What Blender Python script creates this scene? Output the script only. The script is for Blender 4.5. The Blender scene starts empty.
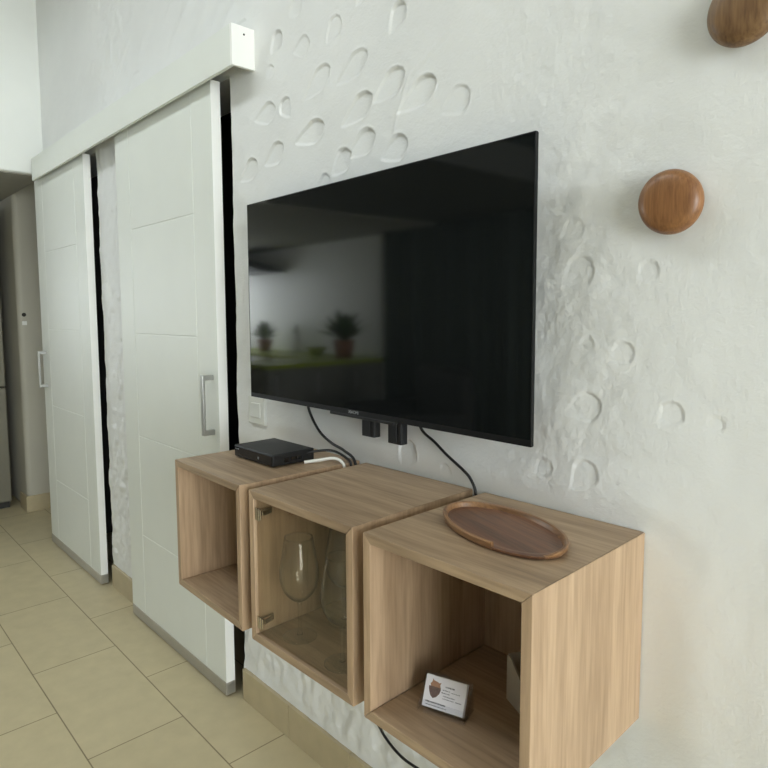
import bpy, bmesh, math, random
import numpy as np
from mathutils import Vector, Matrix
from math import sin, cos, pi, radians, sqrt

S = bpy.context.scene
COL = S.collection

# ------------------------------------------------------------------ camera
CAM = Vector((1.4318, -1.0985, 1.3622))
YAW, PITCH, ROLL, FPX = 0.8427, 0.0869, -0.0069, 629.94
fwd = Vector((-sin(YAW) * cos(PITCH), cos(YAW) * cos(PITCH), -sin(PITCH)))
rgt = Vector((cos(YAW), sin(YAW), 0))
upv = rgt.cross(fwd)
r2 = cos(ROLL) * rgt + sin(ROLL) * upv
u2 = -sin(ROLL) * rgt + cos(ROLL) * upv
cam = bpy.data.cameras.new('camera')
cam_ob = bpy.data.objects.new('camera', cam)
COL.objects.link(cam_ob)
m = Matrix.Identity(4)
for i in range(3):
    m[i][0], m[i][1], m[i][2], m[i][3] = r2[i], u2[i], -fwd[i], CAM[i]
cam_ob.matrix_world = m
cam.sensor_width = 36
cam.lens = FPX / 768 * 36
cam.shift_x = 19.86 / 768
cam.shift_y = -16.63 / 768
cam.clip_start = 0.02
S.camera = cam_ob

# ------------------------------------------------------------------ light, world, exposure
W = bpy.data.worlds.new('world')
S.world = W
W.use_nodes = True
bg = W.node_tree.nodes['Background']
bg.inputs['Color'].default_value = (0.90, 0.97, 1.0, 1)
bg.inputs['Strength'].default_value = 11.5
S.view_settings.view_transform = 'Standard'
S.view_settings.look = 'None'
S.view_settings.gamma = 1
S.view_settings.exposure = 0.06
S.cycles.use_denoising = True
S.cycles.max_bounces = 12
S.cycles.diffuse_bounces = 6
S.cycles.transparent_max_bounces = 24
S.cycles.sample_clamp_indirect = 6
S.cycles.caustics_reflective = False
S.cycles.caustics_refractive = False

XR = 5.6      # right wall
YF = -4.3     # front wall (opposite the television)
ZC = 3.3      # ceiling
XK = -6.3     # far kitchen wall
ZS = 2.16     # dropped soffit
XL = -2.555    # wall above the soffit edge
YK = -3.42    # kitchen wall


def portal(loc, rot, sx, sy):
    l = bpy.data.lights.new('window_daylight', 'AREA')
    l.shape = 'RECTANGLE'
    l.size, l.size_y = sx, sy
    l.cycles.is_portal = True
    o = bpy.data.objects.new('window_daylight', l)
    o.location = loc
    o.rotation_euler = rot
    COL.objects.link(o)


# openings: right wall, roof light, and two added for light, kitchen wall and passage end
WR = (-3.4, -0.4, 0.1, 2.9)        # y0 y1 z0 z1
SK = (-2.4, 0.7, -1.5, -1.08)         # x0 x1 y0 y1, roof light in the ceiling
WK = (-3.35, -1.7, .95, 2.1)        # y0 y1 z0 z1, added window that brightens the mirrored kitchen wall
WP = (-3.1, -2.75, 1.4, 1.75)        # x0 x1 z0 z1 at the passage end, added window to light the column
YP = 1.6
portal((XR + .06, (WR[0] + WR[1]) / 2, (WR[2] + WR[3]) / 2), (0, radians(90), 0), WR[3] - WR[2], WR[1] - WR[0])
portal(((SK[0] + SK[1]) / 2, (SK[2] + SK[3]) / 2, ZC + .14), (0, 0, 0), SK[1] - SK[0], SK[3] - SK[2])
portal((XK - .06, (WK[0] + WK[1]) / 2, (WK[2] + WK[3]) / 2), (0, radians(-90), 0), WK[3] - WK[2], WK[1] - WK[0])
portal(((WP[0] + WP[1]) / 2, YP + .06, (WP[2] + WP[3]) / 2), (radians(-90), 0, 0), WP[1] - WP[0], WP[3] - WP[2])


# ------------------------------------------------------------------ materials
def lin(c):
    return tuple(((v / 255) / 12.92 if v / 255 <= .04045 else ((v / 255 + .055) / 1.055) ** 2.4) for v in c) + (1,)


class NT:
    def __init__(s, name):
        s.m = bpy.data.materials.new(name)
        s.m.use_nodes = True
        s.t = s.m.node_tree
        s.b = s.t.nodes['Principled BSDF']
        s.out = s.t.nodes['Material Output']

    def n(s, kind, **kw):
        nd = s.t.nodes.new(kind)
        for k, v in kw.items():
            if hasattr(nd, k):
                setattr(nd, k, v)
            else:
                nd.inputs[k.replace('_', ' ')].default_value = v
        return nd

    def l(s, a, b):
        s.t.links.new(a, b)

    def mapping(s, scale, rot=(0, 0, 0), rand=False):
        tc = s.n('ShaderNodeTexCoord')
        mp = s.n('ShaderNodeMapping')
        mp.inputs['Scale'].default_value = scale
        mp.inputs['Rotation'].default_value = rot
        s.l(tc.outputs['Object'], mp.inputs['Vector'])
        if rand:
            oi = s.n('ShaderNodeObjectInfo')
            mu = s.n('ShaderNodeMath', operation='MULTIPLY')
            mu.inputs[1].default_value = 37.0
            s.l(oi.outputs['Random'], mu.inputs[0])
            s.l(mu.outputs[0], mp.inputs['Location'])
        return mp.outputs['Vector']

    def ramp(s, fac, stops):
        r = s.n('ShaderNodeValToRGB')
        e = r.color_ramp.elements
        e[0].position, e[0].color = stops[0]
        e[1].position, e[1].color = stops[1]
        for p, c in stops[2:]:
            x = e.new(p)
            x.color = c
        s.l(fac, r.inputs['Fac'])
        return r.outputs['Color']

    def mix(s, a, b, fac, mode='MIX'):
        x = s.n('ShaderNodeMix', data_type='RGBA', blend_type=mode)
        if isinstance(fac, float):
            x.inputs['Factor'].default_value = fac
        else:
            s.l(fac, x.inputs['Factor'])
        for v, i in ((a, 6), (b, 7)):
            if isinstance(v, tuple):
                x.inputs[i].default_value = v
            else:
                s.l(v, x.inputs[i])
        return x.outputs[2]

    def bump(s, h, strength, dist):
        b = s.n('ShaderNodeBump')
        b.inputs['Strength'].default_value = strength
        b.inputs['Distance'].default_value = dist
        s.l(h, b.inputs['Height'])
        s.l(b.outputs['Normal'], s.b.inputs['Normal'])


def plain(name, c, rough=.5, metal=0, spec=.5, var=.04, scale=8, bump=0, bscale=300, coat=0):
    t = NT(name)
    c = lin(c)
    v = t.mapping((1, 1, 1))
    nz = t.n('ShaderNodeTexNoise')
    nz.inputs['Scale'].default_value = scale
    nz.inputs['Detail'].default_value = 4
    t.l(v, nz.inputs['Vector'])
    lo = tuple(x * (1 - var) for x in c[:3]) + (1,)
    hi = tuple(min(1, x * (1 + var)) for x in c[:3]) + (1,)
    t.l(t.ramp(nz.outputs['Fac'], [(.3, lo), (.7, hi)]), t.b.inputs['Base Color'])
    t.b.inputs['Roughness'].default_value = rough
    t.b.inputs['Metallic'].default_value = metal
    t.b.inputs['Specular IOR Level'].default_value = spec
    t.b.inputs['Coat Weight'].default_value = coat
    if bump:
        n2 = t.n('ShaderNodeTexNoise')
        n2.inputs['Scale'].default_value = bscale
        n2.inputs['Detail'].default_value = 3
        t.l(v, n2.inputs['Vector'])
        t.bump(n2.outputs['Fac'], bump, .002)
    return t.m


def wood(name, light, dark, axis, rough=.45, fine=1.0, spec=.4, rot=(0, 0, 0), band=.55, warp=.6):
    """grain runs along AXIS (0, 1, 2) of the part's own coordinates"""
    t = NT(name)
    sc = [14 * fine] * 3
    sc[axis] = .9 * fine
    v = t.mapping(tuple(sc), rot, rand=True)
    a = t.n('ShaderNodeTexNoise')                    # broad bands
    a.inputs['Scale'].default_value = 1.3
    a.inputs['Detail'].default_value = 3
    a.inputs['Distortion'].default_value = warp
    t.l(v, a.inputs['Vector'])
    b = t.n('ShaderNodeTexNoise')                    # fibres
    b.inputs['Scale'].default_value = 9
    b.inputs['Detail'].default_value = 5
    b.inputs['Distortion'].default_value = .3
    t.l(v, b.inputs['Vector'])
    c1 = t.ramp(a.outputs['Fac'], [(.33, lin(dark)), (.66, lin(light))])
    c2 = t.ramp(b.outputs['Fac'], [(.3, lin(dark)), (.62, lin(light))])
    t.l(t.mix(c1, c2, 1 - band), t.b.inputs['Base Color'])
    t.b.inputs['Roughness'].default_value = rough
    t.b.inputs['Specular IOR Level'].default_value = spec
    t.bump(b.outputs['Fac'], .12, .001)
    return t.m


def clear(name, tint, ior=1.45, edge=.0, rough=.0):
    """thin transparent sheet or shell: tinted transmission with a fresnel reflection"""
    t = NT(name)
    t.t.nodes.remove(t.b)
    tr = t.n('ShaderNodeBsdfTransparent')
    gl = t.n('ShaderNodeBsdfGlossy')
    gl.inputs['Roughness'].default_value = rough
    fr = t.n('ShaderNodeFresnel')
    ge = t.n('ShaderNodeNewGeometry')
    mr = t.n('ShaderNodeMapRange')                  # same reflectance from either side of the sheet
    mr.inputs['To Min'].default_value = ior
    mr.inputs['To Max'].default_value = 1 / ior
    t.l(ge.outputs['Backfacing'], mr.inputs['Value'])
    t.l(mr.outputs[0], fr.inputs['IOR'])
    lw = t.n('ShaderNodeLayerWeight')
    lw.inputs['Blend'].default_value = .25
    dark = tuple(x * (1 - edge) for x in tint[:3]) + (1,)
    lw.inputs['Blend'].default_value = .5
    pw = t.n('ShaderNodeMath', operation='POWER')
    pw.inputs[1].default_value = 4
    t.l(lw.outputs['Facing'], pw.inputs[0])
    t.l(t.mix(tint, dark, pw.outputs[0]), tr.inputs['Color'])
    mx = t.n('ShaderNodeMixShader')
    t.l(fr.outputs[0], mx.inputs[0])
    t.l(tr.outputs[0], mx.inputs[1])
    t.l(gl.outputs[0], mx.inputs[2])
    t.l(mx.outputs[0], t.out.inputs['Surface'])
    return t.m


def plaster(name, c, bump=.35):
    t = NT(name)
    v = t.mapping((1, 1, 1))
    big = t.n('ShaderNodeTexNoise')
    big.inputs['Scale'].default_value = 2.2
    big.inputs['Detail'].default_value = 5
    t.l(v, big.inputs['Vector'])
    c0 = lin(c)
    lo = tuple(x * .94 for x in c0[:3]) + (1,)
    t.l(t.ramp(big.outputs['Fac'], [(.35, lo), (.65, c0)]), t.b.inputs['Base Color'])
    t.b.inputs['Roughness'].default_value = .55
    t.b.inputs['Specular IOR Level'].default_value = .35
    g = t.n('ShaderNodeTexNoise')
    g.inputs['Scale'].default_value = 150
    g.inputs['Detail'].default_value = 7
    g.inputs['Roughness'].default_value = .6
    t.l(v, g.inputs['Vector'])
    t.bump(g.outputs['Fac'], bump, .004)
    return t.m


def tiles(name):
    t = NT(name)
    tc = t.n('ShaderNodeTexCoord')
    mp = t.n('ShaderNodeMapping')
    mp.inputs['Location'].default_value = (.19 + .617 * 20.5, .213 + .3125 * 20, 0)
    t.l(tc.outputs['Object'], mp.inputs['Vector'])
    br = t.n('ShaderNodeTexBrick')
    br.offset = .5
    br.offset_frequency = 2
    br.squash = 1
    br.inputs['Color1'].default_value = lin((202, 189, 154))
    br.inputs['Color2'].default_value = lin((197, 184, 149))
    br.inputs['Mortar'].default_value = lin((138, 124, 96))
    br.inputs['Scale'].default_value = 1
    br.inputs['Mortar Size'].default_value = .0022
    br.inputs['Mortar Smooth'].default_value = .1
    br.inputs['Brick Width'].default_value = .617
    br.inputs['Row Height'].default_value = .3125
    t.l(mp.outputs['Vector'], br.inputs['Vector'])
    nz = t.n('ShaderNodeTexNoise')
    nz.inputs['Scale'].default_value = 14
    nz.inputs['Detail'].default_value = 6
    t.l(tc.outputs['Object'], nz.inputs['Vector'])
    sp = t.ramp(nz.outputs['Fac'], [(.3, (.9, .9, .9, 1)), (.7, (1, 1, 1, 1))])
    t.l(t.mix(br.outputs['Color'], sp, 1.0, 'MULTIPLY'), t.b.inputs['Base Color'])
    t.b.inputs['Roughness'].default_value = .42
    t.b.inputs['Specular IOR Level'].default_value = .35
    inv = t.n('ShaderNodeMath', operation='SUBTRACT')
    inv.inputs[0].default_value = 1
    t.l(br.outputs['Fac'], inv.inputs[1])
    t.bump(inv.outputs[0], .5, .002)
    return t.m


M = {}
M['plaster'] = plaster('white_plaster', (230, 231, 229), .3)
M['paint'] = plaster('white_paint', (232, 234, 230), .15)
M['column'] = plaster('greyish_plaster', (184, 180, 166), .2)
M['floor'] = tiles('beige_floor_tiles')
M['skirting'] = plain('beige_tile_skirting', (180, 166, 134), .45, var=.05, scale=20)
M['lacquer'] = plain('white_lacquer', (224, 227, 220), .5, var=.01, bump=.05, bscale=500)
M['white'] = plain('white_paint_gloss', (238, 238, 234), .4, var=.01)
M['void'] = plain('dark_closet_paint', (60, 60, 58), .9)  # dark tone stands in for the unlit depth of the closets; plinths too
M['alu'] = plain('brushed_aluminium', (176, 172, 162), .42, .55, var=.04, scale=60)
M['steel'] = plain('satin_steel', (176, 176, 172), .34, .85, var=.03)
M['chrome'] = plain('dark_nickel', (214, 206, 194), .18, 1)
M['screw'] = plain('dark_screw', (50, 48, 44), .5, .6)
M['oak_x'] = wood('oak_grain_along', (178, 153, 124), (126, 104, 82), 0)
M['oak_z'] = wood('oak_grain_upright', (190, 162, 132), (148, 122, 95), 2)
M['walnut'] = wood('walnut', (124, 86, 62), (68, 45, 33), 0, .35, 1.6, .5, (0, 0, .5))  # tray interior, its shading put into the darker wood tone
M['walnut_rim'] = wood('walnut_rim', (160, 120, 82), (104, 74, 50), 0, .35, 1.6, .5, (0, 0, .5))  # same walnut made lighter for the light caught by the rim
M['acacia'] = wood('acacia', (150, 106, 66), (104, 66, 38), 2, .38, 2.6, .5, (0, .62, 0), warp=1.6)
M['acacia2'] = wood('acacia_dull', (134, 104, 70), (88, 62, 40), 2, .40, 2.2, .5, (0, -.5, 0), warp=2.2)
M['timber'] = plain('brown_timber', (120, 74, 50), .6, var=.15)
M['black'] = plain('black_plastic', (15, 16, 17), .45, var=.05)
M['black_gloss'] = plain('black_gloss_plastic', (12, 13, 14), .2)
M['cable'] = plain('black_cable', (18, 18, 20), .5)
M['white_cable'] = plain('white_cable', (222, 220, 212), .5)
M['bezel'] = plain('bezel', (14, 15, 16), .5, spec=.3)
M['logo'] = plain('logo_grey', (150, 152, 152), .4)
M['socket'] = plain('white_socket', (212, 213, 206), .45, var=.01)
M['pane'] = clear('smoked_pane', (.95, .93, .88, 1), 1.5)
M['glass'] = clear('clear_glass', (.992, .994, .992, 1), 1.5, .68)
M['acryl'] = clear('clear_acrylic', (.985, .985, .99, 1), 1.5, .2)
M['card'] = plain('white_card', (236, 234, 240), .5, var=.01)
M['ink'] = plain('grey_ink', (120, 118, 128), .6)
M['ink_dark'] = plain('dark_ink', (84, 80, 88), .6)
M['pot_tan'] = plain('print_tan', (168, 128, 104), .6, var=.1, scale=200)
M['pot_brown'] = plain('print_brown', (108, 88, 84), .6, var=.2, scale=300)
M['box'] = plain('greige_card', (186, 178, 164), .6)
M['fridge'] = plain('fridge_steel', (126, 122, 108), .4, .5, var=.02)
M['curtain'] = plain('dark_curtain', (66, 75, 73), .9, var=.1)
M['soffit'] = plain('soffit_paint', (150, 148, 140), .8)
M['ceiling'] = plain('ceiling_paint', (190, 188, 180), .8)
M['loft'] = plain('dark_loft_boards', (66, 66, 62), .8)  # dark tone of the slab added above the mirrored view
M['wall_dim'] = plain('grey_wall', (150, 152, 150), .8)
M['counter'] = plain('lime_worktop', (160, 176, 40), .35)
M['kcab'] = plain('kitchen_cabinet_grey', (120, 118, 112), .5)
M['hood'] = plain('dark_hood', (50, 50, 50), .3, .6)
M['leaf'] = plain('leaf_green', (70, 96, 44), .6, var=.25)
M['pot'] = plain('terracotta', (140, 84, 58), .7)
M['sofa'] = plain('dark_upholstery', (34, 33, 34), .85)
M['frame'] = plain('window_frame_white', (230, 230, 226), .4)


def screen_mat():
    t = NT('television_screen')
    v = t.mapping((1, 1, 1))
    nz = t.n('ShaderNodeTexNoise')
    nz.inputs['Scale'].default_value = 3
    t.l(v, nz.inputs['Vector'])
    t.l(t.ramp(nz.outputs['Fac'], [(.3, (.0060, .0072, .0070, 1)), (.7, (.0068, .0080, .0078, 1))]), t.b.inputs['Base Color'])
    t.b.inputs['Roughness'].default_value = .055
    t.b.inputs['Specular IOR Level'].default_value = .5
    t.b.inputs['IOR'].default_value = 2.0
    return t.m


M['screen'] = screen_mat()


# ------------------------------------------------------------------ mesh helpers
def link(name, bm, mat, parent=None, smooth=False, loc=None, bevel=0, seg=2):
    me = bpy.data.meshes.new(name)
    bmesh.ops.recalc_face_normals(bm, faces=bm.faces[:])
    bm.to_mesh(me)
    bm.free()
    me.materials.append(M[mat])
    if smooth:
        me.polygons.foreach_set('use_smooth', [True] * len(me.polygons))
    o = bpy.data.objects.new(name, me)
    COL.objects.link(o)
    if parent:
        o.parent = parent
    if loc:
        o.location = loc
    if bevel:
        b = o.modifiers.new('bevel', 'BEVEL')
        b.width = bevel
        b.segments = seg
        b.limit_method = 'ANGLE'
        b.angle_limit = radians(40)
    return o


def box(bm, x0, x1, y0, y1, z0, z1):
    vs = [bm.verts.new(p) for p in ((x0, y0, z0), (x1, y0, z0), (x1, y1, z0), (x0, y1, z0), (x0, y0, z1), (x1, y0, z1), (x1, y1, z1), (x0, y1, z1))]
    for f in ((3, 2, 1, 0), (4, 5, 6, 7), (0, 1, 5, 4), (1, 2, 6, 5), (2, 3, 7, 6), (3, 0, 4, 7)):
        bm.faces.new([vs[i] for i in f])


def B(*a):
    bm = bmesh.new()
    box(bm, *a)
    return bm


def prism(bm, pts, axis, a, b):
    """extrude the polygon PTS (two coordinates) along AXIS from a to b"""
    def P(u, v, w):
        return {0: (w, u, v), 1: (u, w, v), 2: (u, v, w)}[axis]
    A = [bm.verts.new(P(u, v, a)) for u, v in pts]
    Bv = [bm.verts.new(P(u, v, b)) for u, v in pts]
    n = len(pts)
    bm.faces.new(A[::-1])
    bm.faces.new(Bv)
    for i in range(n):
        bm.faces.new((A[i], A[(i + 1) % n], Bv[(i + 1) % n], Bv[i]))


def lathe(bm, prof, seg=48, ax=2, sx=1, sy=1):
    rings = []
    for r, h in prof:
        ring = []
        for k in range(1 if r < 1e-6 else seg):
            a = 2 * pi * k / seg
            u, v = r * cos(a) * sx, r * sin(a) * sy
            ring.append(bm.verts.new((u, v, h) if ax == 2 else (u, h, v)))
        rings.append(ring)
    for A, C in zip(rings, rings[1:]):
        if len(A) == 1 and len(C) == 1:
            continue
        for k in range(seg):
            k2 = (k + 1) % seg
            if len(A) == 1:
                bm.faces.new((A[0], C[k2], C[k]))
            elif len(C) == 1:
                bm.faces.new((A[k], A[k2], C[0]))
            else:
                bm.faces.new((A[k], A[k2], C[k2], C[k]))


def smooth_path(pts, n=10):
    P = [Vector(p) for p in pts]
    P = [P[0] * 2 - P[1]] + P + [P[-1] * 2 - P[-2]]
    out = []
    for i in range(1, len(P) - 2):
        for k in range(n):
            t = k / n
            a, b, c, d = P[i - 1:i + 3]
            out.append(.5 * ((2 * b) + (c - a) * t + (2 * a - 5 * b + 4 * c - d) * t * t + (3 * b - a - 3 * c + d) * t ** 3))
    out.append(P[-2])
    return out


def tube(bm, path, r, seg=10):
    rings = []
    ref = Vector((0.3, 0.9, 0.2)).normalized()
    for i, p in enumerate(path):
        d = (path[min(i + 1, len(path) - 1)] - path[max(i - 1, 0)]).normalized()
        u = d.cross(ref)
        if u.length < .05:
            u = d.cross(Vector((1, 0, 0)))
        u.normalize()
        v = d.cross(u)
        rr = r(i / (len(path) - 1)) if callable(r) else r
        rings.append([bm.verts.new(p + rr * (cos(2 * pi * k / seg) * u + sin(2 * pi * k / seg) * v)) for k in range(seg)])
    for A, C in zip(rings, rings[1:]):
        for k in range(seg):
            bm.faces.new((A[k], A[(k + 1) % seg], C[(k + 1) % seg], C[k]))
    bm.faces.new(rings[0][::-1])
    bm.faces.new(rings[-1])


def thing(name, label, cat, loc=(0, 0, 0), rz=0, group=None):
    o = bpy.data.objects.new(name, None)
    o.empty_display_size = .1
    COL.objects.link(o)
    o.location = loc
    o.rotation_euler = (0, 0, rz)
    return tag(o, label, cat, group)


def tag(o, label, cat, group=None):
    o['label'] = label
    o['category'] = cat
    if group:
        o['group'] = group
    return o


def struct(o, label=None):
    o['kind'] = 'structure'
    if label:
        o['label'] = label
    return o


# ------------------------------------------------------------------ plaster wall with pressed petals
rng = np.random.default_rng(7)


def vnoise(x, z, lx, lz, seed):
    g = np.random.default_rng(seed).uniform(-1, 1, (256, 256))
    u, v = x / lx + 500, z / lz + 500
    i, j = np.floor(u).astype(int), np.floor(v).astype(int)
    fu, fv = u - i, v - j
    fu, fv = fu * fu * (3 - 2 * fu), fv * fv * (3 - 2 * fv)
    i0, i1, j0, j1 = i % 256, (i + 1) % 256, j % 256, (j + 1) % 256
    return (g[i0, j0] * (1 - fu) + g[i1, j0] * fu) * (1 - fv) + (g[i0, j1] * (1 - fu) + g[i1, j1] * fu) * fv


def sstep(a, b, x):
    t = np.clip((x - a) / (b - a), 0, 1)
    return t * t * (3 - 2 * t)


PETALS = [(0.055, 2.081, 0.11, 2.133, 0.5), (0.299, 2.027, 0.347, 2.084, 0.9), (-0.212, 2.133, -0.157, 2.179, 0.8), (-0.054, 1.959, 0.066, 2.019, 0.7), (0.094, 1.964, 0.219, 2.009, 0.7), (0.241, 1.882, 0.347, 1.93, 0.9), (0.326, 1.838, 0.446, 1.885, 1.0), (0.114, 1.851, 0.236, 1.902, 1.0), (-0.114, 1.929, -0.157, 1.985, 0.7), (-0.096, 1.851, 0.04, 1.872, 1.0), (0.138, 1.768, 0.245, 1.808, 1.0), (0.07, 1.733, 0.148, 1.782, 1.0), (0.265, 1.74, 0.357, 1.767, 0.9), (-0.309, 1.961, -0.192, 1.97, 0.8), (0.461, 1.806, 0.545, 1.83, 0.5), (-0.257, 1.816, -0.153, 1.854, 0.9), (-0.402, 1.79, -0.3, 1.834, 0.9), (-0.099, 2.105, -0.022, 2.108, 0.5), (-0.241, 2.071, -0.2, 2.094, 0.5), (-0.116, 2.21, -0.051, 2.231, 0.6), (0.178, 2.135, 0.206, 2.168, 0.7), (0.006, 1.704, 0.061, 1.729, 0.6), (0.774, 1.403, 0.831, 1.456, 0.6), (0.925, 1.407, 0.949, 1.445, 0.6), (0.825, 1.28, 0.83, 1.312, 0.5), (0.871, 1.269, 0.915, 1.298, 0.8), (0.786, 1.167, 0.857, 1.19, 0.8), (0.968, 1.159, 0.997, 1.203, 0.7), (1.041, 1.163, 1.066, 1.186, 0.5), (0.804, 1.016, 0.847, 1.073, 1.0), (0.721, 1.029, 0.755, 1.062, 0.7), (0.332, 0.968, 0.374, 1.045, 0.9), (0.465, 0.973, 0.489, 1.006, 0.6), (0.768, 1.498, 0.813, 1.527, 0.5), (1.053, 1.438, 1.046, 1.426, 0.3)]


def relief(X, Z):
    """height in metres towards the room"""
    h = .0016 * vnoise(X, Z, .23, .21, 1) + .0009 * vnoise(X, Z, .085, .08, 2) + .0005 * vnoise(X, Z, .03, .028, 3)
    h += .00022 * vnoise(X, Z, .012, .011, 4)
    # trowel strokes, steep, high on the left of the wall and below the cabinets
    U, V = X * .8 + Z * .6, -X * .6 + Z * .8
    top = sstep(2.15, 2.3, Z) * sstep(.5, -.2, X) * sstep(-2.4, -1.6, X)
    h += .0065 * top * np.maximum(0, vnoise(U, V, .20, .04, 5)) * (vnoise(X, Z, .3, .2, 8) > -.2)
    low = sstep(.75, .6, Z) * sstep(.10, .17, Z) * sstep(.8, .35, X)
    h += .0042 * low * (vnoise(X * .5 + Z, X - Z * .4, .07, .03, 9) + .4 * vnoise(X, Z, .02, .02, 19))
    mid = sstep(-1.2, -1.35, X) * sstep(-1.75, -1.68, X)
    h += .0058 * mid * np.maximum(0, vnoise(X, Z, .03, .045, 11))
    # bulge of plaster right of the television and above the cabinets
    rt = sstep(.55, .68, X) * sstep(1.0, .82, X)
    h += .0016 * rt * vnoise(X + Z * .5, Z - X * .5, .07, .035, 12) + .0005 * rt * vnoise(X, Z, .016, .015, 13)
    h += (.00012 + .0003 * rt) * vnoise(X, Z, .0075, .007, 14)
    lt = sstep(-.2, -.35, X) * sstep(2.1, 1.9, Z)
    h += .0016 * lt * vnoise(X, Z, .04, .05, 15)
    for (tx, tz, hx, hz, s) in PETALS:
        ax, az = hx - tx, hz - tz
        L = math.hypot(ax, az)
        ax, az = ax / L, az / L
        sel = (np.abs(X - (tx + hx) / 2) < L) & (np.abs(Z - (tz + hz) / 2) < L + .02)
        xs, zs = X[sel] - tx, Z[sel] - tz
        t = (xs * ax + zs * az) / L
        w = (-xs * az + zs * ax)
        Wd = min(.032, .34 * L + .004)
        tt = np.clip(t, 0, 1)
        half = Wd * np.where(tt < .62, (tt / .62) ** .75, np.sqrt(np.clip(1 - ((tt - .62) / .38) ** 2, 0, 1)))
        d = half - np.abs(w)                        # distance inside the outline
        d = np.where((t < 0) | (t > 1), -.02, d)
        ins = sstep(-.001, .0045, d)
        s = s * (.6 if tx > .5 else 1.5)
        depth = -.0055 * s * ins * (.3 + .7 * tt)
        rim = .0016 * s * np.exp(-((d + .002) / .0035) ** 2) * sstep(.3, .8, tt)
        line = -.0011 * s * np.exp(-((d - .001) / .0022) ** 2) * sstep(.0, .5, tt)
        h[sel] += depth + rim + line
    # a long scratched ridge above the television
    R = [(.489, 1.979), (.36, 1.908), (.326, 1.833), (.312, 1.789)]
    for (xa, za), (xb, zb) in zip(R, R[1:]):
        dx, dz = xb - xa, zb - za
        t = np.clip(((X - xa) * dx + (Z - za) * dz) / (dx * dx + dz * dz), 0, 1)
        dist = np.hypot(X - xa - t * dx, Z - za - t * dz)
        h += .0016 * np.exp(-(dist / .0045) ** 2)
    flat = sstep(-.30, -.18, X) * sstep(1.06, .95, X) * sstep(.50, .62, Z) * sstep(1.02, .965, Z)
    h = h * (1 - flat) - .0062 * flat
    return np.clip(h, -.0105, .0075)


OA = (-1.27, -.452)        # opening behind the right door
OB = (-2.50, -1.702)       # opening behind the left door
ZO = 2.14
xs = np.concatenate([np.arange(XL, OB[0], .035), np.linspace(OB[0], OB[1], 40), np.arange(OB[1], OA[0], .007)[1:], np.linspace(OA[0], OA[1], 60), np.arange(OA[1], 1.35, .0032)[1:], np.arange(1.35, XR, .05), [XR]])
xs = np.unique(np.round(xs, 5))
zs = np.unique(np.round(np.concatenate([np.arange(0, ZO, .0036), [ZO], np.arange(ZO, 2.75, .004), np.arange(2.75, ZC, .05), [ZC]]), 5))
keep = np.concatenate([[True], np.diff(xs) > 1e-3])
xs = xs[keep]
X, Z = np.meshgrid(xs, zs, indexing='ij')
H = relief(X, Z)
Xw = X.copy()
edge = np.abs(X - OA[1]) < 1e-4
Xw[edge] += .006 * vnoise(Z[edge], Z[edge], .18, .3, 21) + .002 * vnoise(Z[edge], Z[edge], .04, .3, 22)
edge = np.abs(X - OB[1]) < 1e-4
Xw[edge] += .004 * vnoise(Z[edge], Z[edge], .2, .3, 23)
verts = np.stack([Xw, -H, Z], -1).reshape(-1, 3)
ni, nj = X.shape
I, J = np.meshgrid(np.arange(ni - 1), np.arange(nj - 1), indexing='ij')
cx = (xs[I] + xs[I + 1]) / 2
cz = (zs[J] + zs[J + 1]) / 2
hole = (((cx > OA[0]) & (cx < OA[1])) | ((cx > OB[0]) & (cx < OB[1]))) & (cz < ZO)
I, J = I[~hole], J[~hole]
quads = np.stack([I * nj + J, (I + 1) * nj + J, (I + 1) * nj + J + 1, I * nj + J + 1], -1)
me = bpy.data.meshes.new('wall_back')
me.vertices.add(len(verts))
me.vertices.foreach_set('co', verts.ravel())
me.loops.add(quads.size)
me.loops.foreach_set('vertex_index', quads.ravel().astype(np.int32))
me.polygons.add(len(quads))
me.polygons.foreach_set('loop_start', np.arange(0, quads.size, 4, dtype=np.int32))
me.polygons.foreach_set('use_smooth', np.ones(len(quads), dtype=bool))
me.update(calc_edges=True)
me.validate()
me.materials.append(M['plaster'])
wb = bpy.data.objects.new('wall_back', me)
COL.objects.link(wb)
struct(wb, 'white hand-trowelled plaster wall with petal shaped dents')

# solid wall core behind the plaster skin, leaving the two doorways open
bm = bmesh.new()
box(bm, OA[1] + .012, XR, .012, .2, 0, ZC)
box(bm, OB[1] + .012, OA[0], .012, .2, 0, ZC)
box(bm, XL, OB[0], .012, .2, 0, ZC)
box(bm, OB[0], OB[1] + .012, .012, .2, ZO, ZC)
box(bm, OA[0], OA[1] + .012, .012, .2, ZO, ZC)
struct(link('wall_core', bm, 'paint'))
# closets behind the sliding doors, walls coloured dark for the unlit gaps
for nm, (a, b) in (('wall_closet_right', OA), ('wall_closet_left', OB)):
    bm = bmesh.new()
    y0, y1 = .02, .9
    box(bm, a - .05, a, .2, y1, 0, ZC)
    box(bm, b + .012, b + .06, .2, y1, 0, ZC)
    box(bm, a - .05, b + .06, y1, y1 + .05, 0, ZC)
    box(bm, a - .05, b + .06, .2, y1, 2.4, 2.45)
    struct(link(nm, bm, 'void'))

# ------------------------------------------------------------------ floor, ceiling, other walls
struct(link('floor', B(XK - .2, XR + .2, YF - .2, 1.9, -.1, 0), 'floor'), 'beige rectangular floor tiles laid in a half bond')
bm = bmesh.new()
for a in ((XK - .2, SK[0], YF - .2, 1.9), (SK[1], XR + .2, YF - .2, 1.9), (SK[0], SK[1], YF - .2, SK[2]), (SK[0], SK[1], SK[3], 1.9)):
    box(bm, *a, ZC, ZC + .1)
struct(link('ceiling', bm, 'ceiling'))


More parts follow.
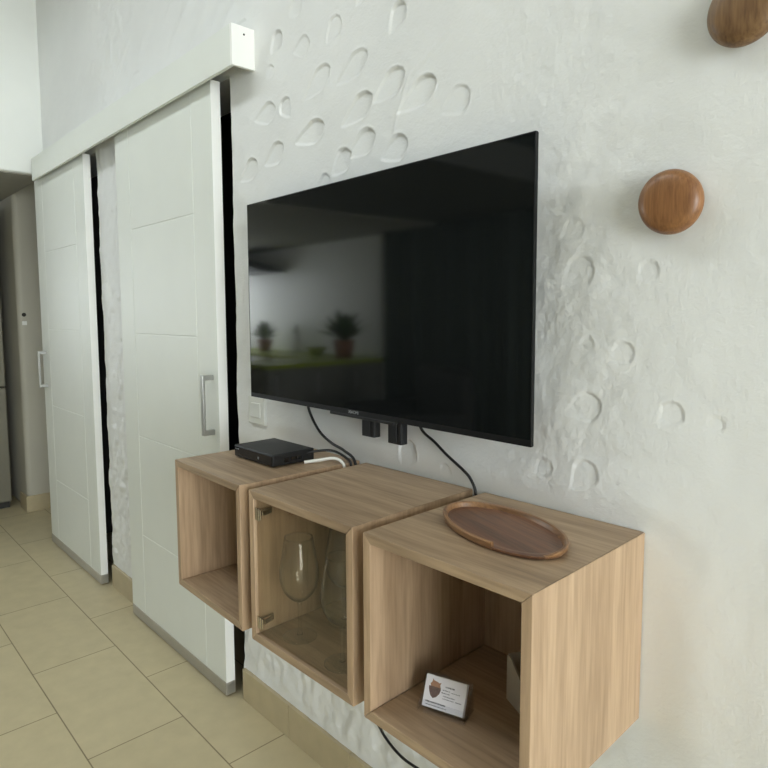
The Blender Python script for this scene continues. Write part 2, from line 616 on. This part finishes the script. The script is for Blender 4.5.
def wall_with_hole(name, axis, pos, thick, u0, u1, w, mat='paint'):
    """wall on x=pos (axis 0) or y=pos (axis 1), u range, window hole w=(ua,ub,za,zb)"""
    bm = bmesh.new()
    for (a, b, c, d) in ((u0, w[0], 0, ZC), (w[1], u1, 0, ZC), (w[0], w[1], 0, w[2]), (w[0], w[1], w[3], ZC)):
        if axis == 0:
            box(bm, min(pos, pos + thick), max(pos, pos + thick), a, b, c, d)
        else:
            box(bm, a, b, min(pos, pos + thick), max(pos, pos + thick), c, d)
    return struct(link(name, bm, mat))


wall_with_hole('wall_right', 0, XR, .15, YF, .2, WR)
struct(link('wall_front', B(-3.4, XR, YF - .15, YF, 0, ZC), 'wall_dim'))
wall_with_hole('wall_far_left', 0, XK, -.15, YF, 1.8, WK)
wall_with_hole('wall_passage', 1, YP, .15, -3.6, XL + .05, WP)
struct(link('wall_kitchen', B(XK, -3.4, YF, YK, 0, ZC), 'white'))
# lowered block over the kitchen: its right face is the wall at the left of the picture
o = link('wall_left', B(XK, XL, YK, .0105, ZS, ZC), 'paint', bevel=.012, seg=3)
struct(o, 'white wall above the lowered kitchen soffit')
struct(link('ceiling_kitchen', B(XK, XL - .02, YK, -.002, ZS - .006, ZS + .001), 'soffit'), 'grey underside of the lowered kitchen soffit')  # thin grey plate makes the underside darker than the block
struct(link('ceiling_loft', B(XL, -.9, -3.30, -1.55, ZS, 2.36), 'loft'), 'dark underside of a low loft, mirrored along the top of the screen')  # unseen slab, added so the screen mirrors something dark along its top
o = link('wall_column', B(XK, -3.31, .0, YP, 0, ZC), 'column', bevel=.035, seg=5)
struct(o, 'rounded plaster column end beside the fridge')
struct(link('wall_passage_side', B(XL, OB[0] - .052, .2, YP, 0, ZC), 'paint'))


def window_frame(name, axis, pos, w, nm=2):
    bm = bmesh.new()
    t, d = .06, .05
    bars = [(w[0], w[0] + t, w[2], w[3]), (w[1] - t, w[1], w[2], w[3]), (w[0] + t, w[1] - t, w[2], w[2] + t), (w[0] + t, w[1] - t, w[3] - t, w[3])]
    for k in range(1, nm):
        c = w[0] + (w[1] - w[0]) * k / nm
        bars.append((c - .03, c + .03, w[2] + t, w[3] - t))
    for a, b, c, e in bars:
        if axis == 0:
            box(bm, pos - d / 2, pos + d / 2, a, b, c, e)
        else:
            box(bm, a, b, pos - d / 2, pos + d / 2, c, e)
    struct(link(name, bm, 'frame'))


window_frame('window_1', 0, XR + .1, WR, 3)
bm = bmesh.new()
for a in ((SK[0], SK[0] + .05, SK[2], SK[3]), (SK[1] - .05, SK[1], SK[2], SK[3]), (SK[0] + .05, SK[1] - .05, SK[2], SK[2] + .05), (SK[0] + .05, SK[1] - .05, SK[3] - .05, SK[3]), (-.53, -.47, SK[2] + .05, SK[3] - .05)):
    box(bm, *a, ZC + .03, ZC + .09)
struct(link('window_2', bm, 'frame'))
window_frame('window_3', 0, XK - .1, WK, 2)  # added window, lights the kitchen wall mirrored in the screen
window_frame('window_4', 1, YP + .1, WP, 1)  # added window, its daylight brightens the column face

# tile skirtings
def skirting(name, segs):
    bm = bmesh.new()
    for x0, x1, y0, y1 in segs:
        box(bm, x0, x1, y0, y1, 0, .112)
    return struct(link(name, bm, 'skirting', bevel=.0012, seg=1))


j = [-.445, -.163, .136, .443, .75, 1.06, 1.37, 1.7, 2.3, 2.9, 3.5, 4.1, XR]
skirting('baseboard_right', [(a + .0008, b - .0008, -.012, .01) for a, b in zip(j, j[1:])])
skirting('baseboard_middle', [(-1.698, -1.392, -.012, .01), (-1.3905, -1.275, -.012, .01)])
skirting('baseboard_column', [(-3.31, -3.298, -.012, .9), (-3.47, -3.31, -.012, -.0)])

# brown timber end of the door lining, showing between soffit and pelmet
struct(link('trim_1', B(XL - .04, XL + .004, -.045, -.005, 2.085, ZS - .006), 'timber'), 'small strip of brown timber at the soffit corner')

# ------------------------------------------------------------------ sliding doors and pelmet
PX0, PX1 = -2.50, -.2998
bm = bmesh.new()
box(bm, PX0, PX1 - .012, -.0793, -.067, 2.1106, 2.232)        # fascia
box(bm, PX0, PX1 - .012, -.067, -.008, 2.222, 2.232)          # top board
pel = struct(link('trim_2', bm, 'lacquer', bevel=.001, seg=1), 'long white boxed pelmet hiding the sliding door track')
o = link('end_board', B(PX1 - .012, PX1, -.0793, .004, 2.1106, 2.232), 'white', pel, bevel=.0015)
bm = bmesh.new()
lathe(bm, [(0, -.0008), (.0032, -.0008), (.0032, .0005), (.0015, .0007), (0, .0002)], 16)
bmesh.ops.rotate(bm, verts=bm.verts, matrix=Matrix.Rotation(radians(90), 3, 'Y'))
o = link('screw', bm, 'screw', pel, loc=(PX1, -.036, 2.208))
link('sliding_track', B(PX0 + .02, PX1 - .04, -.052, -.012, 2.165, 2.19), 'alu', pel)


def sliding_door(name, x0, x1, hx, label):
    zt, zb = 2.125, .052
    yf, th = -.0493, .035
    bm = bmesh.new()
    box(bm, x0, x1, yf + .0016, yf + th, zb, zt)
    g = .0019
    a, b = x0 + .142, x1 - .142
    zsp = [.052, .41, .845, 1.28, 1.71, zt]
    cells = [(x0, a - g, zb, zt), (b + g, x1, zb, zt)] + [(a + g, b - g, z0 + (g if i else 0), z1 - (g if i < 4 else 0)) for i, (z0, z1) in enumerate(zip(zsp, zsp[1:]))]
    for c in cells:
        vb = [bm.verts.new((x, yf + .0016, z)) for x, z in ((c[0], c[2]), (c[1], c[2]), (c[1], c[3]), (c[0], c[3]))]
        e = .0012
        vf = [bm.verts.new((x, yf, z)) for x, z in ((c[0] + (e if c[0] != x0 else 0), c[2] + e), (c[1] - (e if c[1] != x1 else 0), c[2] + e), (c[1] - (e if c[1] != x1 else 0), c[3] - e), (c[0] + (e if c[0] != x0 else 0), c[3] - e))]
        bm.faces.new(vf)
        for i in range(4):
            bm.faces.new((vb[i], vb[(i + 1) % 4], vf[(i + 1) % 4], vf[i]))
    d = struct(link(name, bm, 'lacquer'), label)
    # edge banding facing right, brushed strip at the bottom
    link('edge_band', B(x1, x1 + .0015, yf + .0005, yf + th - .0005, zb, zt), 'white', d)
    ws = link('bottom_strip', B(x0 - .0005, x1 + .002, yf - .0012, yf + th, .006, zb), 'alu', d, bevel=.0008, seg=1)
    link('end_cap', B(x1 + .002, x1 + .004, yf + .004, yf + th - .004, .012, zb - .006), 'steel', ws)
    # D shaped bar handle
    bm = bmesh.new()
    z0, z1 = .943, 1.152
    yb = yf - .042
    prism(bm, [(yb, z0), (yf, z0), (yf, z0 + .018), (yb + .009, z0 + .018), (yb + .009, z1 - .018), (yf, z1 - .018), (yf, z1), (yb, z1)], 0, hx - .009, hx + .009)
    link('handle', bm, 'steel', d, bevel=.0012)
    return d


sliding_door('door_1', -1.337, -.4935, -.533, 'white grooved sliding door standing nearest the television')
sliding_door('door_2', -2.577, -1.7478, -2.518, 'white grooved sliding door at the far left end of the pelmet')

# ------------------------------------------------------------------ cube cabinets
CW, CH, CD, CT = .35, .3513, .364, .018


def cabinet(loc, rz, label):
    c = thing('wall_cabinet', label, 'cabinet', loc, rz, 'oak cube cabinets hung on the plaster wall')
    t = CT
    e = .0004
    def P(name, pts, mat):
        bm = bmesh.new()
        prism(bm, pts, 1, 0, CD)
        return link(name, bm, mat, c, bevel=.0011, seg=2)
    P('top_panel', [(e, CH), (CW - e, CH), (CW - t - e, CH - t), (t + e, CH - t)], 'oak_x')
    P('bottom_panel', [(e, 0), (CW - e, 0), (CW - t - e, t), (t + e, t)], 'oak_x')
    P('side_panel', [(0, e), (t, t + e), (t, CH - t - e), (0, CH - e)], 'oak_z')
    P('side_panel', [(CW, e), (CW - t, t + e), (CW - t, CH - t - e), (CW, CH - e)], 'oak_z')
    link('back_panel', B(t, CW - t, CD - .02, CD - .012, t, CH - t), 'oak_z', c)
    return c


zt = .9669 - CH
cab1 = cabinet((-.1742, -.3608, zt), -.0188, 'open oak cube cabinet at the left, carrying the black set-top box')
cab2 = cabinet((.2173, -.3679, .9663 - CH), .0206, 'glass-fronted oak cube cabinet in the middle, holding wine glasses')
cab3 = cabinet((.6033, -.3661, .9678 - CH), .0183, 'open oak cube cabinet at the right, carrying the wooden tray')

# glass door of the middle cabinet
gx0, gx1, gz0, gz1 = CT + .002, CW - CT - .0025, CT + .0025, CH - CT - .0025
dr = link('glass_door', B(gx0, gx1, .007, .011, gz0, gz1), 'pane', cab2)
dr['label'] = 'smoked glass door'
for zz in (gz0 + .012, gz1 - .046):
    bm = bmesh.new()
    box(bm, gx0 - .0012, gx0 + .008, .0025, .0065, zz, zz + .028)
    box(bm, gx0 + .012, gx0 + .0145, .002, .0065, zz, zz + .028)
    box(bm, gx0 + .0155, gx0 + .020, .004, .0065, zz + .003, zz + .025)
    hg = link('hinge', bm, 'chrome', dr, bevel=.0006, seg=1)
    bm = bmesh.new()
    box(bm, gx0 - .0005, gx0 + .007, .0115, .044, zz + .008, zz + .024)
    prism(bm, [(gx0 + .007, .0115), (gx0 + .018, .0115), (gx0 + .011, .038), (gx0 + .007, .038)], 2, zz + .010, zz + .022)
    link('hinge_arm', bm, 'chrome', hg, bevel=.001, seg=1)

# ------------------------------------------------------------------ wine glasses
def wine_glass(first, loc, label, h=.232, s=1.0):
    g = thing('wine_glass', label, 'wine glass', loc, 0, 'wine glasses behind the glass door')
    bowl = [(.004, .083), (.012, .0855), (.024, .094), (.036, .109), (.0425, .127), (.0445, .147), (.0428, .170), (.0375, .2), (.0318, .232)]
    inner = [(r - .0011, z + .0008) for r, z in bowl[::-1]]
    inner[0] = (bowl[-1][0] - .0009, bowl[-1][1])
    inner[-1] = (0, .0852)
    P = smooth_path([(r, 0, z) for r, z in bowl], 4)
    Q = smooth_path([(r, 0, z) for r, z in inner], 4)
    bm = bmesh.new()
    lathe(bm, [(max(p.x, 0) * s, p.z) for p in P] + [(max(p.x, 0) * s, p.z) for p in Q[:-1]] + [(0, .0852)], 48)
    link('bowl', bm, 'glass', g, True)
    bm = bmesh.new()
    lathe(bm, [(0, .0045), (.007, .0055), (.0042, .014), (.0036, .04), (.0038, .07), (.0052, .0815), (0, .083)], 20)
    link('stem', bm, 'glass', g, True)
    bm = bmesh.new()
    lathe(bm, [(0, 0), (.036 * s, 0), (.0385 * s, .0008), (.0385 * s, .0018), (.034 * s, .0024), (.012, .0042), (0, .0047)], 48)
    link('foot', bm, 'glass', g, True)
    return g


zf = .9663 - CH + CT + .0003
wine_glass(1, (.312, -.300, zf), 'wine glass standing at the left, just behind the glass door')
wine_glass(0, (.462, -.300, zf), 'wine glass standing at the right, half hidden by the right side of the glass-fronted cabinet')
wine_glass(0, (.325, -.180, zf), 'wine glass standing behind the left front wine glass', .22)
wine_glass(0, (.430, -.150, zf), 'wine glass at the back right, behind the right front wine glass', .22)

# ------------------------------------------------------------------ television
TX, TZ, TW_, TH_, TR = -.2492, 1.1058, 1.0146, .5823, -.0137
tv = thing('television', 'large black flat-screen television mounted on the plaster wall', 'television', (TX, -.07, TZ), TR)
bw = .002
bm = bmesh.new()
box(bm, 0, TW_, -.0, .007, 0, .013)
box(bm, 0, TW_, -.0, .007, TH_ - bw, TH_)
box(bm, 0, bw, -.0, .007, .013, TH_ - bw)
box(bm, TW_ - bw, TW_, -.0, .007, .013, TH_ - bw)
link('bezel', bm, 'bezel', tv)
link('screen', B(bw, TW_ - bw, .0004, .0065, .013, TH_ - bw), 'screen', tv)
link('back_housing', B(.001, TW_ - .001, .007, .0105, .001, TH_ - .001), 'black', tv)
bm = bmesh.new()
prism(bm, [(.0105, .02), (.045, .05), (.045, .30), (.0105, .36)], 0, .10, TW_ - .10)
link('rear_electronics_cover', bm, 'black', tv, bevel=.004)
lg = link('sensor_bar', B(.397, .640, -.0005, .012, -.0075, .0), 'black', tv, bevel=.001, seg=1)
fc = bpy.data.curves.new('logo', 'FONT')
fc.body = 'XIAOMI'
fc.size = .0115
fc.align_x = 'CENTER'
fc.extrude = .0002
fo = bpy.data.objects.new('logo', fc)
COL.objects.link(fo)
dg = bpy.context.evaluated_depsgraph_get()
lm = bpy.data.meshes.new_from_object(fo.evaluated_get(dg))
bpy.data.objects.remove(fo)
lm.materials.clear()
lm.materials.append(M['logo'])
lo = bpy.data.objects.new('logo', lm)
COL.objects.link(lo)
lo.parent = tv
lo.rotation_euler = (radians(90), 0, 0)
lo.location = (.4935, -.0004, .0030)
# wall mount: two arms whose ends hang below the set
for k, (xa, xb, zl) in enumerate(((.503, .550, -.053), (.599, .645, -.057))):
    bm = bmesh.new()
    box(bm, xa, xb, .019, .022, zl, .40)
    box(bm, xa, xa + .003, .022, .04, zl, .40)
    box(bm, xb - .003, xb, .022, .04, zl, .40)
    box(bm, xa + .014, xb - .014, .0165, .019, zl + .004, .1)
    link('mount_arm', bm, 'black', tv, bevel=.001, seg=1)
link('wall_plate', B(.36, .78, .047, .062, .22, .34), 'black', tv)

# ------------------------------------------------------------------ set-top box on the left cabinet
sb = thing('set_top_box', 'flat black set-top box lying on the left oak cabinet', 'set-top box', (-.091, -.224, .9669 + .0002), 0)
sw, sd, sh = .190, .132, .0345
bm = bmesh.new()
box(bm, 0, sw, 0, sd, .003, sh)
link('housing', bm, 'black', sb, bevel=.003, seg=3)
bm = bmesh.new()
bm.free()
for a, b in ((.012, .018), (sw - .03, .018), (.012, sd - .02), (sw - .03, sd - .02)):
    link('foot_pad', B(a, a + .014, b, b + .008, 0, .0032), 'black_gloss', sb)
link('front_panel', B(.004, sw - .004, -.0018, .0, .007, sh - .004), 'black_gloss', sb, bevel=.0006, seg=1)
link('indicator_light', B(.122, .127, -.0024, -.0018, .014, .020), 'logo', sb)
bm = bmesh.new()
for k in range(3):
    box(bm, .008 + k * .007, .012 + k * .007, -.0022, -.0018, .024, .0265)
link('badge', bm, 'logo', sb)
bm = bmesh.new()
for a, b, c, d in ((.035, .05, .010, .022), (.056, .075, .012, .022), (.082, .09, .012, .02)):
    box(bm, sw, sw + .0006, a, b, c, d)
link('port', bm, 'black_gloss', sb)


# ------------------------------------------------------------------ cables
def cable(name, pts, r, mat, label):
    bm = bmesh.new()
    tube(bm, smooth_path(pts, 10), r)
    return tag(link(name, bm, mat, None, True), label, 'cable', None)


cable('power_cable', [(-.006, -.035, 1.14), (-.010, -.026, 1.085), (.030, -.022, 1.030), (.085, -.022, 1.003), (.140, -.022, .990), (.188, -.024, .966), (.196, -.022, .88), (.19, -.02, .80)], .0038, 'cable', 'black cable curving from the left underside of the television down behind the cabinets')
cable('aerial_cable', [(.087, -.125, .985), (.112, -.095, .995), (.140, -.060, .995), (.178, -.044, .978), (.1895, -.038, .955), (.193, -.037, .86), (.19, -.037, .80)], .0034, 'cable', 'black cable running from the right side of the set-top box')
cable('network_cable', [(.112, -.135, .9715), (.135, -.105, .976), (.158, -.075, .980), (.178, -.062, .972), (.1845, -.056, .945), (.186, -.055, .86), (.188, -.055, .80)], .0044, 'white_cable', 'thick white cable lying beside the set-top box')
cable('signal_cable', [(.41, -.03, 1.13), (.428, -.022, 1.085), (.463, -.018, 1.062), (.500, -.018, 1.038), (.552, -.018, 1.009), (.572, -.018, .992), (.586, -.02, .966), (.592, -.018, .90), (.59, -.015, .80)], .0034, 'cable', 'black cable angling from under the television into the gap between the cabinets')
cable('loose_cable', [(.572, -.03, .80), (.56, -.03, .70), (.48, -.03, .58), (.33, -.026, .43), (.262, -.022, .30), (.279, -.02, .262), (.305, -.02, .244), (.335, -.02, .232), (.365, -.02, .2265), (.40, -.02, .227), (.47, -.02, .232), (.56, -.025, .235), (.70, -.028, .20), (.82, -.03, .10), (.93, -.05, .012), (1.15, -.07, .005), (1.4, -.06, .005)], .0036, 'cable', 'black cable looping out below the right cabinet')

# ------------------------------------------------------------------ wall socket and switch
so = thing('wall_socket', 'white socket plate on the wall under the left corner of the television', 'socket', (-.366, 0, 1.002), 0)
link('cover_plate', B(0, .094, -.011, .004, 0, .09), 'socket', so, bevel=.003, seg=3)
link('rocker', B(.022, .074, -.0145, -.010, .022, .07), 'socket', so, bevel=.002)

sw_ = thing('wall_switch', 'small round dark button with white tag on the column by the fridge', 'switch', (-3.312, .036, 1.285), 0)
bm = bmesh.new()
lathe(bm, [(0, -.012), (.013, -.012), (.013, .008), (.009, .012), (0, .013)], 24)
bmesh.ops.rotate(bm, verts=bm.verts, matrix=Matrix.Rotation(radians(90), 3, 'Y'))
link('button', bm, 'screw', sw_, loc=(0, 0, .078))
link('tag_plate', B(-.008, .004, -.012, .016, .008, .034), 'white', sw_, bevel=.001)

# ------------------------------------------------------------------ wooden wall knobs
def knob(loc, sx, sy, tilt, mat, label):
    k = thing('wall_hook', label, 'wall hook', loc, 0, 'round wooden hooks on the wall')
    bm = bmesh.new()
    prof = [(0, -.046), (.020, -.0452), (.036, -.0425), (.046, -.037), (.0508, -.029), (.052, -.0225), (.0505, -.017), (.045, -.0125), (.030, -.010), (0, -.0095)]
    P = smooth_path([(r, 0, y) for r, y in prof], 5)
    lathe(bm, [(max(p.x, 0) if 0 < i < len(P) - 1 else 0, p.z) for i, p in enumerate(P)], 64, 1, sx, sy)
    bmesh.ops.rotate(bm, verts=bm.verts, matrix=Matrix.Rotation(tilt, 3, 'Y'))
    link('knob', bm, mat, k, True)
    bm = bmesh.new()
    lathe(bm, [(0, -.0115), (.017, -.0115), (.019, .006), (0, .006)], 28, 1)
    link('wall_spacer', bm, mat, k, True)
    return k


knob((.982, 0, 1.539), .98, 1.03, -.6, 'acacia', 'round reddish wooden hook on the wall right of the television')
knob((1.081, 0, 1.808), 1.0, 1.03, .3, 'acacia2', 'round brown wooden hook cut off at the upper right corner')

# ------------------------------------------------------------------ oval tray
tr = thing('serving_tray', 'oval dark wooden tray with a raised rim lying on the right cabinet', 'tray', (.7723, -.1834, .9678 + .0002), -.298)
A_, B_ = .145, .084
NT_ = 160


def ring(k, inset, z):
    a = 2 * pi * k / NT_
    return ((A_ - inset) * cos(a), (B_ - inset) * sin(a), z)


bm = bmesh.new()
prof = [(.009, 0), (.005, .0015), (.0018, .0060), (.0018, .0070), (.0105, .0072), (.02, .0062)]
rs = [[bm.verts.new(ring(k, i, z)) for k in range(NT_)] for i, z in prof]
for P, Q in zip(rs, rs[1:]):
    for k in range(NT_):
        bm.faces.new((P[k], P[(k + 1) % NT_], Q[(k + 1) % NT_], Q[k]))
bm.faces.new(rs[0][::-1])
bm.faces.new(rs[-1])
link('board', bm, 'walnut', tr)
# rim: open where it is scooped away along the front right
bm = bmesh.new()
k0, k1 = 0, NT_
prof = [(.0050, .0015), (.0018, .0060), (.0, .0145), (.0012, .0162), (.0056, .0162), (.0076, .0145), (.0104, .0071)]
cut0, cut1 = radians(299), radians(346)
ang = [cut1 + (2 * pi - (cut1 - cut0)) * i / 150 for i in range(151)]
rows = []
for i, a in enumerate(ang):
    f = min(1, (i / 18)) ** .7 if i < 18 else 1
    row = []
    for ins, z in prof:
        row.append(bm.verts.new(((A_ - ins) * cos(a), (B_ - ins) * sin(a), z if z < .0065 else .0065 + (z - .0065) * max(f, .12))))
    rows.append(row)
n = len(prof)
for P, Q in zip(rows, rows[1:]):
    for k in range(n):
        bm.faces.new((P[k], P[(k + 1) % n], Q[(k + 1) % n], Q[k]))
bm.faces.new(rows[0])
bm.faces.new(rows[-1][::-1])
link('rim', bm, 'walnut_rim', tr)

# ------------------------------------------------------------------ card holder, cards and box inside the right cabinet
zi = .9678 - CH + CT + .0003
HW = .092
ch = thing('card_holder', 'clear acrylic business card holder standing inside the right cabinet', 'card holder', (.674, -.297, zi), radians(19))
tl = radians(28)                       # backward lean of the cards


def lean(u, v, w):
    """holder coordinates: u along the width, v up the leaning back, w off its face (towards the front)"""
    return (u, .012 + v * sin(tl) - w * cos(tl), .002 + v * cos(tl) + w * sin(tl))


def slab(bm, u0, u1, v0, v1, w0, w1):
    vs = [bm.verts.new(lean(*p)) for p in ((u0, v0, w0), (u1, v0, w0), (u1, v1, w0), (u0, v1, w0), (u0, v0, w1), (u1, v0, w1), (u1, v1, w1), (u0, v1, w1))]
    for f in ((3, 2, 1, 0), (4, 5, 6, 7), (0, 1, 5, 4), (1, 2, 6, 5), (2, 3, 7, 6), (3, 0, 4, 7)):
        bm.faces.new([vs[i] for i in f])


bm = bmesh.new()
slab(bm, 0, HW, .0, .060, -.003, -.001)
link('back_plate', bm, 'acryl', ch)
link('base_plate', B(0, HW, -.004, .045, 0, .002), 'acryl', ch)
for x in (0, HW - .002):
    bm = bmesh.new()
    prism(bm, [(-.004, .0021), (.045, .0021), (.040, .052), (.036, .052), (.004, .016), (-.004, .012)], 0, x, x + .002)
    link('side_plate', bm, 'acryl', ch)
bm = bmesh.new()
slab(bm, .0025, HW - .0025, .0, .012, .0115, .013)
link('front_lip', bm, 'acryl', ch)

bc = thing('business_cards', 'white business cards with a brown jar emblem, standing in the clear holder', 'business card', (.674, -.297, zi), radians(19))
bm = bmesh.new()
c0, c1 = .0065, HW - .0065
slab(bm, c0, c1, .002, .056, .0, .0105)
link('card_stack', bm, 'card', bc)


def poly(bm, pts, w=.0105, th=.00025):
    a = [bm.verts.new(lean(u, v, w)) for u, v in pts]
    b = [bm.verts.new(lean(u, v, w + th)) for u, v in pts]
    n = len(pts)
    bm.faces.new(b)
    for i in range(n):
        bm.faces.new((a[i], a[(i + 1) % n], b[(i + 1) % n], b[i]))


def card_xy(u, v):
    return (c0 + u * (c1 - c0), .002 + v * .054)


bm = bmesh.new()
poly(bm, [card_xy(*p) for p in ((.10, .60), (.12, .50), (.16, .38), (.23, .30), (.31, .36), (.375, .48), (.395, .60), (.39, .66), (.10, .66))])
link('emblem_jar', bm, 'pot_brown', bc)
bm = bmesh.new()
poly(bm, [card_xy(*p) for p in ((.145, .66), (.39, .66), (.365, .74), (.385, .84), (.35, .80), (.28, .83), (.20, .85), (.17, .90), (.165, .80), (.125, .73))])
link('emblem_neck', bm, 'pot_tan', bc)
bm = bmesh.new()
random.seed(3)


def strokes(bm, u0, u1, v, hh, gap=.012):
    u = u0
    while u < u1:
        wd = random.uniform(.008, .016)
        poly(bm, [card_xy(u, v), card_xy(min(u + wd, u1), v), card_xy(min(u + wd, u1), v + hh * random.uniform(.6, 1)), card_xy(u, v + hh * random.uniform(.6, 1))])
        u += wd + random.choice((.004, .004, .004, gap))


strokes(bm, .50, .72, .72, .055)
link('printed_line', bm, 'ink_dark', bc)
bm = bmesh.new()
strokes(bm, .07, .56, .155, .05)
link('printed_line', bm, 'ink_dark', bc)
bm = bmesh.new()
for (a, b, v) in ((.44, .62, .62), (.42, .62, .53), (.66, .86, .60), (.47, .76, .44), (.47, .74, .36), (.78, .92, .36), (.07, .60, .07)):
    strokes(bm, a, b, v, .03)
link('small_print', bm, 'ink', bc)

# open box at the back right of the right cabinet
bx = thing('storage_box', 'pale grey open-topped box standing at the back of the right cabinet', 'box', (.764, -.149, zi), radians(-26))
bW, bD, bH, bt = .120, .105, .088, .003
front = [(0, 0), (bW, 0), (bW, bH), (bW - .012, bH), (bW - .03, bH - .006), (bW - .045, bH - .024), (.05, bH - .026), (.03, bH - .012), (.018, bH - .004), (.006, bH)]
bm = bmesh.new()
prism(bm, front + [(0, bH - .003)], 1, 0, bt)
link('front_side', bm, 'box', bx)
bm = bmesh.new()
box(bm, 0, bt, bt, bD, 0, bH)
box(bm, bW - bt, bW, bt, bD, 0, bH)
box(bm, bt, bW - bt, bD - bt, bD, 0, bH)
box(bm, bt, bW - bt, bt, bD - bt, 0, bt)
link('body', bm, 'box', bx)

# ------------------------------------------------------------------ fridge at the far left
fr = thing('refrigerator', 'tall grey fridge standing at the far left edge beside the column', 'refrigerator', (-3.48, -.66, 0), 0)
link('cabinet_body', B(-.62, -.055, .0, .60, .02, 2.06), 'fridge', fr, bevel=.004)
for nm, a, b in (('freezer_door', .05, .858), ('fridge_door', .866, 2.06)):
    d = link(nm, B(-.055, 0, .0, .60, a, b), 'fridge', fr, bevel=.008, seg=3)
link('plinth', B(-.60, -.04, .01, .59, .0, .045), 'void', fr)

# ------------------------------------------------------------------ kitchen and furniture mirrored in the television screen
def base_unit(y0, y1, label):
    b = thing('kitchen_cabinet', label, 'kitchen cabinet', (-3.36, y0, 0), 0, 'grey kitchen base cabinets')
    w = y1 - y0 - .004
    link('carcass', B(-.58, -.02, 0, w, .10, .86), 'kcab', b)
    link('plinth', B(-.56, -.06, 0, w, 0, .10), 'void', b)
    d = link('door', B(-.02, 0, .002, w - .002, .105, .855), 'kcab', b, bevel=.002)
    link('door_handle', B(.001, .02, w - .10, w - .085, .6, .8), 'steel', d, bevel=.002)


for i, y in enumerate((-3.40, -2.94, -2.48)):
    base_unit(y, y + .46, ('grey kitchen base cabinet against the kitchen wall, seen in the screen', 'grey kitchen base cabinet between the two others, seen in the screen', 'grey kitchen base cabinet at the free end of the lime worktop, seen in the screen')[i])
tag(link('worktop', B(-5.9, -3.33, -3.415, -2.84, .862, .90), 'counter', bevel=.004), 'lime green kitchen worktop mirrored in the television screen', 'worktop')
bm = B(-3.98, -3.33, -2.838, -2.0, .862, .90)
tag(link('worktop', bm, 'counter', bevel=.004), 'short lime worktop over the end kitchen cabinet, seen in the screen', 'worktop')
tag(link('cooker_hood', (lambda bm: (prism(bm, [(-6.2, 1.86), (-5.14, 1.86), (-5.14, 1.88), (-6.0, 2.08), (-6.2, 2.12)], 1, -3.41, -3.0), bm)[1])(bmesh.new()), 'hood'), 'dark cooker hood on the kitchen wall mirrored in the screen', 'cooker hood')
bm = bmesh.new()
tube(bm, smooth_path([(-4.75, -3.3, .90), (-4.75, -3.3, 1.1), (-4.72, -3.27, 1.2), (-4.62, -3.2, 1.22), (-4.55, -3.12, 1.14)], 8), .012)
tag(link('kitchen_tap', bm, 'steel', None, True), 'curved kitchen tap on the worktop mirrored in the screen', 'tap')


def plant(loc, r, h, n, label, seed):
    p = thing('potted_plant', label, 'plant', loc)
    bm = bmesh.new()
    lathe(bm, [(0, 0), (r * .6, 0), (r * .8, h * .4), (r * .72, h * .4), (r * .6, h * .36), (0, h * .36)], 24)
    link('pot', bm, 'pot', p, True)
    rr = random.Random(seed)
    bm = bmesh.new()
    for k in range(n):
        a, e = rr.uniform(0, 2 * pi), rr.uniform(.3, 1.3)
        L = h * rr.uniform(.5, .8)
        d = Vector((cos(a) * cos(e), sin(a) * cos(e), sin(e)))
        s = d.cross(Vector((0, 0, 1))).normalized() * L * .13
        b0 = Vector((0, 0, h * .36))
        up = s.cross(d).normalized() * .004
        mid = b0 + d * L * .55 + Vector((0, 0, L * .08))
        tip = b0 + d * L
        v = [bm.verts.new(q) for q in (b0, mid - s, tip, mid + s, mid + up)]
        for f in ((0, 1, 4), (1, 2, 4), (2, 3, 4), (3, 0, 4)):
            bm.faces.new([v[i] for i in f])
    link('foliage', bm, 'leaf', p)


plant((-5.25, -3.15, .9003), .12, .36, 40, 'bushy potted plant left of the tap, mirrored in the screen', 1)
plant((-3.62, -3.1, .9003), .14, .46, 60, 'dark bushy potted plant at the worktop corner, mirrored in the screen', 2)
bowl = bmesh.new()
lathe(bowl, [(0, 0), (.05, 0), (.12, .09), (.115, .09), (.045, .006), (0, .006)], 32)
tag(link('bowl', bowl, 'counter', None, True, (-4.1, -3.1, .9003)), 'lime green bowl on the worktop, mirrored in the screen', 'bowl')

# dark curtains added out of view to darken the right of the reflection
def curtain(x0, x1, label):
    bm = bmesh.new()
    n = int((x1 - x0) / .012)
    pts = []
    for i in range(n + 1):
        x = x0 + (x1 - x0) * i / n
        pts.append((x, -3.36 + .014 * sin(x * 46) + .012 * sin(x * 17)))
    vb = [[bm.verts.new((x, y + dy, z)) for x, y in pts] for dy, z in ((0, .02), (0, 3.2), (-.006, 3.2), (-.006, .02))]
    for a in range(4):
        P, Q = vb[a], vb[(a + 1) % 4]
        for i in range(n):
            bm.faces.new((P[i], P[i + 1], Q[i + 1], Q[i]))
    tag(link('curtain', bm, 'curtain', None, True), label, 'curtain', 'dark curtains across the room')


curtain(-3.28, -2.2, 'dark floor-length curtain hanging beside the kitchen, mirrored in the screen')
curtain(-2.18, -1.0, 'dark floor-length curtain hanging nearer the window, mirrored in the screen')

ar = thing('armchair', 'black armchair seen as a silhouette in the television screen', 'armchair', (-2.05, -2.75, 0), radians(20))
link('seat', B(-.36, .36, -.05, .62, .12, .44), 'sofa', ar, bevel=.06, seg=4)
link('backrest', B(-.40, .40, -.2, -.04, .10, .92), 'sofa', ar, bevel=.07, seg=4)
for s in (-1, 1):
    link('armrest', B(min(s * .37, s * .48), max(s * .37, s * .48), -.1, .60, .10, .62), 'sofa', ar, bevel=.05, seg=4)
for a, b in ((-.33, .0), (.30, .0), (-.33, .55), (.30, .55)):
    link('leg', B(a, a + .03, b, b + .03, 0, .13), 'timber', ar)
